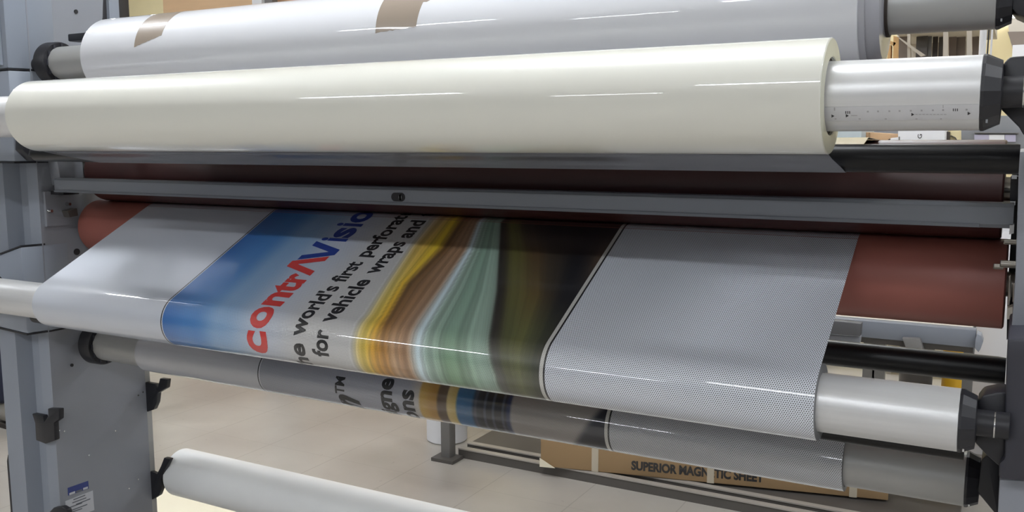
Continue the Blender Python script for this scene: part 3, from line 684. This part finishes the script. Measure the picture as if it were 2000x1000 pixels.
# ------------------------------------------------------------------ things behind the machine
# work table behind, with rail, foot and bracket
wt = thing('work_table', 'low grey metal table frame standing on the floor behind the laminator', 'table', (-1.0, 2.7, FZ))
lx0, _ = at(863, 800, 2.61); lx1, _ = at(880, 800, 2.61)
box('leg', lx0, lx1, 2.60, 2.64, FZ+0.01, -0.5, M['grey'], wt, 0.002)
box('foot_plate', lx0-0.025, lx1+0.028, 2.575, 2.645, FZ, FZ+0.012, M['greydk'], wt)
x0, z0 = at(1660, 655, 2.6); x1, z1 = at(1905, 679, 2.6); _, zt = at(1680, 632, 2.6)
box('side_rail', lx0, x1, 2.59, 2.63, z0, z0+0.046, M['barlip'], wt, 0.002)
box('side_rail', lx0, x1-0.005, 2.60, 2.64, z0-0.016, z0-0.001, M['greydk'], wt)
box('table_top', lx0, x1-0.01, 2.63, 3.25, z0+0.03, z0+0.045, M['shelf'], wt)
box('leg', lx0, lx1, 3.18, 3.22, FZ, z0+0.03, M['grey'], wt)
box('leg', x1-0.05, x1-0.02, 3.18, 3.22, FZ, z0+0.03, M['grey'], wt)
box('shade_board', -1.69, -0.1, 2.74, 3.20, FZ+0.012, FZ+0.03, M['greydk'], wt)  # dark board imitating the shaded floor under the table
for xx in (-1.6, -0.2): box('shade_board_block', xx, xx+0.06, 2.76, 3.18, FZ, FZ+0.012, M['black'], wt)
slab('rail_bracket', [(1762, 660), (1788, 661), (1797, 662), (1806, 690), (1772, 688)], 2.57, 2.59, M['grey'], wt, 0.002)
slab('end_bracket', [(1905, 664), (1908, 652), (1916, 656), (1920, 668), (1915, 682), (1911, 688), (1904, 680)], 2.57, 2.62, M['bar'], wt, 0.001)
slab('tray_panel', [(1560, 620), (1682, 632), (1680, 657), (1560, 648)], 2.50, 2.53, M['screen'], wt, 0.002)
slab('tray_panel', [(1560, 649), (1680, 658), (1678, 673), (1560, 664)], 2.52, 2.55, M['panel'], wt, 0.002)
# two low floor rails
for (yy, zz, lab) in ((2.65, 0.031, 'front low metal rail on the floor under the cardboard box'), (2.71, 0.031, 'rear low metal rail on the floor, just behind the front one')):
    r_ = thing('floor_rail', lab, 'rail', (-0.7, yy, FZ))
    box('web', -1.69, 0.6, yy, yy+0.02, FZ, FZ+zz, M['greydk'], r_)
    box('top_edge', -1.69, 0.6, yy-0.002, yy+0.022, FZ+zz, FZ+zz+0.0045, M['railtop'], r_)
bx = thing('cardboard_box', 'long flat cardboard box printed SUPERIOR MAGNETIC SHEET lying on the low rails', 'box', (-0.8, 2.95, FZ+0.036))
bA = Vector((-1.347, 2.62)); bB = Vector((-0.294, 2.856)); bd = (bB-bA).normalized(); bn_ = Vector((-bd.y, bd.x)); BLEN = (bB-bA).length
bz = FZ+0.037; BH = 0.13
def bp(u, v): q = bA+bd*u+bn_*v; return (q.x, q.y)
prism('carton', [bp(0, 0), bp(BLEN, 0), bp(BLEN, 0.42), bp(0, 0.42)], 'z', bz, bz+BH, M['card'], bx, 0.003)
for px in (1162, 1388, 1668):
    dd = rt*(px-1000)+up*(-420)+fw*F_PX; k = dd.x/dd.y   # where this sight line meets the front face
    u = (k*bA.y-bA.x)/(bd.x-k*bd.y)
    prism('packing_tape', [bp(u-0.011, -0.001), bp(u+0.011, -0.001), bp(u+0.011, 0.421), bp(u-0.011, 0.421)], 'z', bz-0.0005, bz+BH+0.001, M['cardtape'], bx)
me = text_polys('SUPERIOR MAGNETIC SHEET', 0.045)
vx = [v.co.x for v in me.vertices]; lo, hi = min(vx), max(vx)
def ub(px):
    dd = rt*(px-1000)+up*(-420)+fw*F_PX; k = dd.x/dd.y; return (k*bA.y-bA.x)/(bd.x-k*bd.y)
ua, ue = ub(1233), ub(1492)
V = []
for v in me.vertices:
    x, y = bp(ua+(v.co.x-lo)/(hi-lo)*(ue-ua), -0.0008); V.append((x, y, bz+0.020+v.co.y*0.040))
mk('box_print', V, [tuple(p.vertices) for p in me.polygons], M['blackink'], bx)
mk('torn_corner', [(*bp(-0.002, -0.003), bz), (*bp(0.05, -0.003), bz), (*bp(-0.002, -0.003), bz+0.03), (*bp(-0.002, -0.006), bz), (*bp(0.05, -0.006), bz), (*bp(-0.002, -0.006), bz+0.03)],
   [(0, 1, 2), (3, 4, 5), (0, 1, 4, 3), (1, 2, 5, 4), (2, 0, 3, 5)], M['pale'], bx)
# white roll standing behind the table leg
pr = thing('paper_roll', 'white paper roll standing on the floor behind the metal table leg', 'paper roll', (-1.84, 2.78, FZ))
vlathe('roll_body', [(FZ, 0.070), (FZ+0.005, 0.076), (FZ+0.40, 0.076), (FZ+0.405, 0.070)], -1.835, 2.80, M['paper'], pr)
vlathe('core_hole', [(FZ+0.404, 0.03), (FZ+0.407, 0.03)], -1.835, 2.80, M['greydk'], pr)
# dark cabinet far behind (low), fills the space under the rail
dc = thing('storage_cabinet', 'low dark grey cabinet standing far behind the laminator', 'cabinet', (-0.6, 4.9, FZ))
box('cabinet_body', -3.6, -0.85, 4.6, 5.2, FZ+0.04, -0.62, M['greydk'], dc, 0.004)
for k in range(4): box('cabinet_door', -3.58+k*0.68, -3.58+k*0.68+0.65, 4.58, 4.6, FZ+0.07, -0.65, M['grey'], dc, 0.003)
box('cabinet_top', -3.62, -0.83, 4.57, 5.22, -0.62, -0.60, M['shelf'], dc)
box('plinth', -3.55, -0.9, 4.65, 5.15, FZ, FZ+0.04, M['black'], dc)
# yellow post and white rolls beyond
xa, _ = at(1840, 700, 3.4); xb, _ = at(1884, 700, 3.4)
yp = thing('yellow_post', 'yellow round post standing behind the laminator on the right', 'post', ((xa+xb)/2, 3.4+(xb-xa)/2, FZ))
vlathe('post', [(FZ+0.01, (xb-xa)/2), (-0.40, (xb-xa)/2), (-0.385, (xb-xa)/2*0.7)], (xa+xb)/2, 3.4+(xb-xa)/2, M['yellow'], yp)
vlathe('base_plate', [(FZ, 0.07), (FZ+0.01, 0.07)], (xa+xb)/2, 3.4+(xb-xa)/2, M['greydk'], yp)
wc = thing('white_locker', 'white cabinet standing right of the yellow post', 'cabinet', (0.1, 3.7, FZ))
wx, _ = at(1888, 700, 3.55)
box('locker_body', wx, 0.55, 3.55, 4.0, FZ, -0.30, M['paper'], wc, 0.004)
box('locker_door', wx+0.01, 0.2, 3.535, 3.55, FZ+0.05, -0.32, M['paper'], wc, 0.003)
dk = thing('waste_bin', 'dark grey bin standing left of the yellow post', 'bin', (-0.4, 3.7, FZ))
dx0, _ = at(1742, 700, 3.6); dx1, _ = at(1822, 700, 3.6)
vlathe('bin_body', [(FZ, (dx1-dx0)/2*0.8), (-0.50, (dx1-dx0)/2), (-0.49, (dx1-dx0)/2+0.006), (-0.475, (dx1-dx0)/2+0.006), (-0.475, (dx1-dx0)/2-0.006), (-0.52, (dx1-dx0)/2-0.01)], (dx0+dx1)/2, 3.78, M['greydk'], dk)
# shelf rack seen above the cream shaft (right)
YS = 4.6
sr = thing('shelf_rack', 'beige storage rack with upright panels stored in it, behind the cream roll shaft', 'rack', (-0.5, YS, FZ))
def bgslab(name, pts, mt, par, Y=YS, dp=0.05): return slab(name, pts, Y, Y+dp, mt, par)
bgslab('rack_back', [(1752, 60), (1912, 60), (1912, 145), (1752, 145)], M['shelf'], sr, YS+0.5)
bgslab('rack_top', [(1752, 52), (1942, 36), (1942, 56), (1752, 68)], M['shelf'], sr, YS, 0.5)
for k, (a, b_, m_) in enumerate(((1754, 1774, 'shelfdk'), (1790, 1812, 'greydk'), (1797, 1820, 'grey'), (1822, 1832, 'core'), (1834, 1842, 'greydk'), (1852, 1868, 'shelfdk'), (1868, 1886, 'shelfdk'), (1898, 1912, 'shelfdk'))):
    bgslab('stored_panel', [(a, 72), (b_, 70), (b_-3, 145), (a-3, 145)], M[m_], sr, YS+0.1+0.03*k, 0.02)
for a, b_ in ((1772, 1778), (1842, 1852), (1888, 1898)):
    bgslab('upright', [(a, 58), (b_, 58), (b_-2, 1100), (a-2, 1100)] if False else [(a, 58), (b_, 58), (b_, 300), (a, 300)], M['shelf'], sr, YS, 0.04)
bgslab('brace', [(1752, 72), (1758, 74), (1808, 108), (1798, 110)], M['shelf'], sr, YS-0.03, 0.02)
bgslab('rack_base', [(1752, 296), (1912, 296), (1912, 340), (1752, 340)], M['shelf'], sr, YS, 0.5)
z_b = at(1800, 340, YS)[1]
for px in (1756, 1906):
    xx = at(px, 300, YS)[0]; box('upright', xx-0.01, xx+0.01, YS, YS+0.45, FZ, z_b+0.02, M['shelf'], sr)
wf = thing('wooden_frame', 'pale wooden frame standing behind the end of the white roll', 'frame', (-0.75, 4.3, FZ))
for pts in ([(1709, 70), (1716, 70), (1712, 250), (1704, 250)], [(1745, 70), (1753, 72), (1750, 250), (1742, 250)], [(1712, 72), (1716, 70), (1750, 84), (1746, 90)], [(1734, 86), (1740, 88), (1737, 250), (1731, 250)]):
    slab('frame_bar', pts, 4.3, 4.35, M['wood'], wf)
xx0 = at(1706, 250, 4.3)[0]; xx1 = at(1750, 250, 4.3)[0]; zz0 = at(1730, 250, 4.3)[1]
box('frame_bar', xx0-0.02, xx1+0.02, 4.3, 4.35, zz0-0.05, zz0+0.02, M['wood'], wf)
box('frame_leg', xx0, xx0+0.05, 4.3, 4.35, FZ, zz0-0.05, M['grey'], wf); box('frame_leg', xx1-0.05, xx1, 4.3, 4.35, FZ, zz0-0.05, M['grey'], wf)
def upright_pole(px0, px1, Y, mt, lab, cat='pole', name='pole'):
    a = at(px0, 90, Y)[0]; b_ = at(px1, 90, Y)[0]; t = thing(name, lab, cat, ((a+b_)/2, Y, FZ))
    vlathe('pole_tube', [(FZ+0.01, (b_-a)/2), (CEIL-H-0.01, (b_-a)/2)], (a+b_)/2, Y+(b_-a)/2, mt, t, 24)
    vlathe('pole_base', [(FZ, (b_-a)/2+0.004), (FZ+0.012, (b_-a)/2+0.004)], (a+b_)/2, Y+(b_-a)/2, M['grey'], t, 24)
upright_pole(1912, 1926, 4.2, M['paper'], 'thick white vertical pole behind the shaft end')
upright_pole(1928, 1931, 4.0, M['black'], 'thin black vertical pole beside the white poles')
upright_pole(1934, 1938, 4.25, M['paper'], 'slim white vertical pole right of the black one')
# lamp-like beige cabinet at the far right
fb = thing('wall_cabinet', 'beige wall cabinet at the far right behind the shaft holder', 'cabinet', (0.1, 6.0, 0.2))
slab('cabinet_body', [(1967, 36), (2060, 30), (2060, 100), (1980, 98), (1972, 70)], 5.8, 6.19, M['shelf'], fb)
slab('cabinet_panel', [(1968, 62), (2060, 60), (2060, 95), (1978, 92)], 5.77, 5.8, M['shelfdk'], fb)  # darker panel over the lower front of the cabinet
slab('cabinet_foot', [(1978, 88), (2060, 84), (2060, 120), (1976, 120)], 5.7, 6.19, M['paper'], fb)
fb2 = thing('strip_light', 'bright white strip light at the far right above the beige cabinet', 'light', (0.15, 6.1, 0.55))
slab('diffuser', [(1968, 28), (2060, 22), (2060, 33), (1968, 37)], 6.05, 6.19, emit('strip_light_glow', (1, 1, 1), 5.0), fb2)
# band between cream shaft and black roller: goods on a bench
bn = thing('bench', 'long bench with boxes standing behind the laminator', 'bench', (-0.5, 3.5, FZ))
_, zbn = at(1780, 284, 3.4)
box('bench_top', -1.3, 0.7, 3.3, 3.95, zbn-0.05, zbn-0.015, M['shelf'], bn, 0.003)
for xx in (-1.25, 0.62):
    for yy in (3.35, 3.85): box('leg', xx, xx+0.05, yy, yy+0.05, FZ, zbn-0.05, M['grey'], bn)
def goods(name, lab, cat, pts, mt, Y, dp, part='body', grp=None):
    X = [at(x, y, Y) for x, y in pts]; zmin = zbn-0.015
    P = [(x, max(z, zmin)) for x, z in X]
    # lower side goes down to the bench top
    zs_ = sorted(p[1] for p in P); P = [(x, zmin) if z < (zs_[0]+zs_[-1])/2 else (x, z) for x, z in P]
    t = thing(name, lab, cat, (sum(p[0] for p in P)/len(P), Y+dp/2, zmin), grp)
    prism(part, P, 'y', Y, Y+dp, mt, t, 0.002); return t
t = goods('plastic_case', 'pale blue grey plastic case on the bench beside the cream roll end', 'case', [(1600, 250), (1683, 250), (1683, 276), (1600, 276)], M['bluegrey'], 3.35, 0.3)
slab('case_rim', [(1600, 273), (1684, 274), (1684, 278), (1600, 278)], 3.34, 3.35, M['paper'], t)
t = goods('cardboard_box', 'tan cardboard box on the bench between the grey case and the white carton', 'box', [(1689, 258), (1739, 261), (1739, 280), (1689, 280)], M['card2'], 3.45, 0.28, 'carton')
slab('box_seam', [(1697, 259), (1699, 259), (1699, 280), (1697, 280)], 3.445, 3.45, M['card'], t)
slab('box_flap', [(1735, 272), (1739, 271), (1739, 280), (1734, 280)], 3.445, 3.45, M['core'], t)
t = goods('grey_tray', 'grey tray on the bench behind the white carton', 'tray', [(1684, 246), (1760, 250), (1760, 270), (1684, 270)], M['bar'], 3.78, 0.12)
t = goods('white_box', 'small white box on the bench left of the lettered carton', 'box', [(1739, 270), (1756, 268), (1756, 280), (1739, 280)], M['paper'], 3.42, 0.2, 'carton')
wcx = goods('white_carton', 'white carton on the bench with letters printed sideways', 'carton', [(1754, 250), (1846, 250), (1846, 280), (1754, 280)], M['paper'], 3.38, 0.32, 'carton')
for st, py0, py1 in (('G', 262, 270.5), ('N', 273.5, 282)):
    me = text_polys(st, 0.01); vx = [v.co.x for v in me.vertices]; vy = [v.co.y for v in me.vertices]
    a = at(1792, py1, 3.3785); b_ = at(1801, py0, 3.3785)
    mk('carton_letter', [(b_[0]-(v.co.y-min(vy))/(max(vy)-min(vy))*(b_[0]-a[0]), 3.3785, a[1]+(v.co.x-min(vx))/(max(vx)-min(vx))*(b_[1]-a[1])) for v in me.vertices], [tuple(p.vertices) for p in me.polygons], M['blackink'], wcx)
slab('carton_mark', [(1755, 267), (1757.5, 267), (1757.5, 278), (1755, 278)], 3.378, 3.38, M['grey'], wcx)
t = goods('dark_clip_box', 'small dark box on the bench right of the lettered carton', 'box', [(1847, 257), (1854, 257), (1854, 280), (1847, 280)], M['core'], 3.45, 0.1)
t = goods('cream_pouch', 'cream coloured packet with a thin cord on the bench', 'packet', [(1852, 252), (1874, 252), (1875, 280), (1850, 280)], M['wall'], 3.5, 0.1)
slab('cord', [(1852, 265), (1858, 264.5), (1866, 268), (1871, 276), (1869.5, 276), (1864, 269), (1858, 266), (1852, 266.5)], 3.49, 3.5, M['greydk'], t)
t = goods('display_board', 'off white board with lavender panes standing at the right end of the bench', 'board', [(1874, 226), (2060, 226), (2060, 280), (1874, 280)], M['wallw'], 3.7, 0.05)
slab('panel_edge', [(1903, 258.5), (1990, 259), (1990, 260.5), (1903, 260)], 3.68, 3.7, M['grey'], t)
for a, b_, m_ in ((1903, 1932, 'lav'), (1932, 1962, 'paper'), (1963, 1984, 'lav')):
    slab('tinted_pane', [(a, 263), (b_, 263), (b_, 277), (a, 277)], 3.69, 3.7, M[m_], t)
# top left beyond the white roll: plywood sheet, aluminium post
pw = thing('plywood_sheet', 'tall tan plywood sheet standing beyond the top left end of the white roll', 'plywood', (-3.0, 3.6, FZ))
xa = at(318, 5, 3.6)[0]; xb = at(491, 5, 3.6)[0]
box('sheet', xa, xb, 3.6, 3.63, FZ, CEIL-H-0.3, M['ply'], pw, 0.002)
pw2 = thing('plywood_sheet', 'tan plywood sheet standing right of the aluminium post', 'plywood', (-2.4, 3.6, FZ))
xa2 = at(528, 5, 3.6)[0]; box('sheet', xa2, xa2+1.0, 3.6, 3.63, FZ, CEIL-H-0.4, M['ply'], pw2, 0.002)
ap = thing('aluminium_post', 'white and grey aluminium post between the two plywood sheets', 'post', (-2.8, 3.5, FZ))
xa = at(492, 5, 3.5)[0]; xb = at(511, 5, 3.5)[0]; xd = at(526, 5, 3.5)[0]
box('post_face', xa, xb, 3.5, 3.56, FZ, CEIL-H, M['paper'], ap, 0.002)
box('post_channel', xb, xd, 3.52, 3.56, FZ, CEIL-H, M['grey'], ap, 0.002)
db = thing('door_post', 'dark upright post seen behind the left side panel at the top', 'post', (-3.0, 2.45, FZ))
xa = at(197, 5, 2.4)[0]; xb = at(209, 5, 2.4)[0]
box('post_body', xa, xb, 2.4, 2.5, FZ, CEIL-H, M['black'], db, 0.003)

# ------------------------------------------------------------------ person standing behind the left column
pe = thing('person', 'person in navy jeans and grey shoes standing behind the left column', 'person', (-3.48, 2.0, FZ))
def skinned(name, joints, edges, mt, parent, sub=2, root=0):
    """joints: (x,y,z(height above floor),r) relative to the person."""
    ox, oy = -3.48, 2.0
    me = bpy.data.meshes.new(name); base = wloc(parent)
    me.from_pydata([(x+ox-base.x, y+oy-base.y, z-base.z) for x, y, z, r in joints], edges, [])
    o = bpy.data.objects.new(name, me); COL.objects.link(o); o.parent = parent; me.materials.append(mt)
    sk = o.modifiers.new('skin', 'SKIN'); sk.use_smooth_shade = True
    sv = me.skin_vertices[0].data if me.skin_vertices else None
    if sv is None:
        bm = bmesh.new(); bm.from_mesh(me); bm.verts.layers.skin.verify(); bm.to_mesh(me); bm.free(); sv = me.skin_vertices[0].data
    for i, (x, y, z, r) in enumerate(joints):
        sv[i].radius = r if isinstance(r, tuple) else (r, r)
    sv[root].use_root = True
    ss_ = o.modifiers.new('sub', 'SUBSURF'); ss_.levels = sub; ss_.render_levels = sub
    return o
# the figure faces +X (towards the machine); left/right are along Y
skinned('body', [(0, 0, 1.00, (.15, .12)), (0, 0, 1.18, (.135, .11)), (0, 0, 1.38, (.17, .12)), (0, 0, 1.47, .07), (0.01, 0, 1.53, .05), (0.02, 0, 1.60, .075), (0.03, 0, 1.68, .088), (0.02, 0, 1.75, .075),
                 (0, .17, 1.42, .055), (0.0, .24, 1.15, .042), (0.12, .22, 0.95, .032), (0.175, .21, 0.865, (.03, .038)), (0, -.17, 1.42, .055), (0.0, -.24, 1.15, .042), (0.12, -.22, 0.95, .032), (0.175, -.21, 0.865, (.03, .038))],
        [(0, 1), (1, 2), (2, 3), (3, 4), (4, 5), (5, 6), (6, 7), (2, 8), (8, 9), (9, 10), (10, 11), (2, 12), (12, 13), (13, 14), (14, 15)], M['skin'], pe)
skinned('shirt', [(0, 0, 0.88, (.165, .14)), (0, 0, 0.98, (.165, .135)), (0, 0, 1.18, (.15, .125)), (0, 0, 1.38, (.185, .135)), (0, 0, 1.455, .085), (0, .18, 1.42, .07), (0, .235, 1.20, .055), (0, -.18, 1.42, .07), (0, -.235, 1.20, .055)],
        [(0, 1), (1, 2), (2, 3), (3, 4), (3, 5), (5, 6), (3, 7), (7, 8)], M['shirt'], pe)
skinned('jeans', [(0, 0, 0.98, (.16, .13)), (0, 0, 0.90, (.15, .13)), (0, .09, 0.80, .095), (0.02, .11, 0.50, .075), (0.0, .12, 0.28, .068), (0.0, .12, 0.08, .062), (0, -.09, 0.80, .095), (0.05, -.11, 0.50, .075), (0.04, -.12, 0.28, .068), (0.04, -.12, 0.08, .062)],
        [(0, 1), (1, 2), (2, 3), (3, 4), (4, 5), (1, 6), (6, 7), (7, 8), (8, 9)], M['denim'], pe)
def ball(name, cx, cy, cz, rx, ry, rz, mt, cut=None, n=48):
    """ellipsoid in the person's own frame (height above the floor); cut trims it to the points where cut() holds."""
    bm = bmesh.new(); bmesh.ops.create_uvsphere(bm, u_segments=n, v_segments=n//2, radius=1.0)
    if cut: bmesh.ops.delete(bm, geom=[v for v in bm.verts if not cut(v.co)], context='VERTS')
    bm.verts.index_update()
    V = [(-3.48+cx+v.co.x*rx, 2.0+cy+v.co.y*ry, FZ+cz+v.co.z*rz) for v in bm.verts]; Fc = [tuple(v.index for v in f.verts) for f in bm.faces]; bm.free()
    return mk(name, V, Fc, mt, pe, smooth=True)
hr = ball('hair', 0.012, 0, 1.695, 0.112, 0.092, 0.122, M['hair'], cut=lambda c: c.z > 0.12+0.42*c.x or c.x < -0.3 and c.z > -0.55)
hs_ = hr.modifiers.new('thick', 'SOLIDIFY'); hs_.thickness = 0.012
for sy in (-1, 1):
    ball('eye', 0.098, sy*0.030, 1.672, 0.012, 0.014, 0.009, M['paper'], n=16)
    ball('pupil', 0.107, sy*0.030, 1.672, 0.005, 0.006, 0.006, M['black'], n=12)
    ball('eyebrow', 0.104, sy*0.031, 1.694, 0.006, 0.018, 0.004, M['hair'], n=12)
    ball('ear', 0.02, sy*0.083, 1.66, 0.020, 0.010, 0.030, M['skin'], n=16)
ball('nose', 0.112, 0, 1.648, 0.018, 0.013, 0.022, M['skin'], n=16)
ball('mouth', 0.092, 0, 1.612, 0.012, 0.024, 0.006, M['skin'], n=16)
for sy, ex in ((0.12, 0.0), (-0.12, 0.04)):
    skinned('shoe', [(ex-0.04, sy, 0.055, .045), (ex+0.04, sy, 0.06, .045), (ex+0.12, sy, 0.045, .04), (ex+0.17, sy, 0.035, .03)], [(0, 1), (1, 2), (2, 3)], M['shoe'], pe)
    prism('sole', [(-3.48+ex-0.09, 2.0+sy-0.035), (-3.48+ex+0.14, 2.0+sy-0.045), (-3.48+ex+0.20, 2.0+sy), (-3.48+ex+0.14, 2.0+sy+0.045), (-3.48+ex-0.09, 2.0+sy+0.035)], 'z', FZ, FZ+0.018, M['sole'], pe)
for sy in (.21, -.21):
    for k in range(4):
        skinned('finger', [(0.172, sy+(k-1.5)*0.017, 0.878, .010), (0.20, sy+(k-1.5)*0.019, 0.822, .010), (0.205, sy+(k-1.5)*0.019, 0.79+0.004*abs(k-1.5), .008)], [(0, 1), (1, 2)], M['skin'], pe, 1)
    skinned('thumb', [(0.16, sy-0.03, 0.88, .011), (0.20, sy-0.045, 0.86, .010), (0.22, sy-0.04, 0.83, .009)], [(0, 1), (1, 2)], M['skin'], pe, 1)
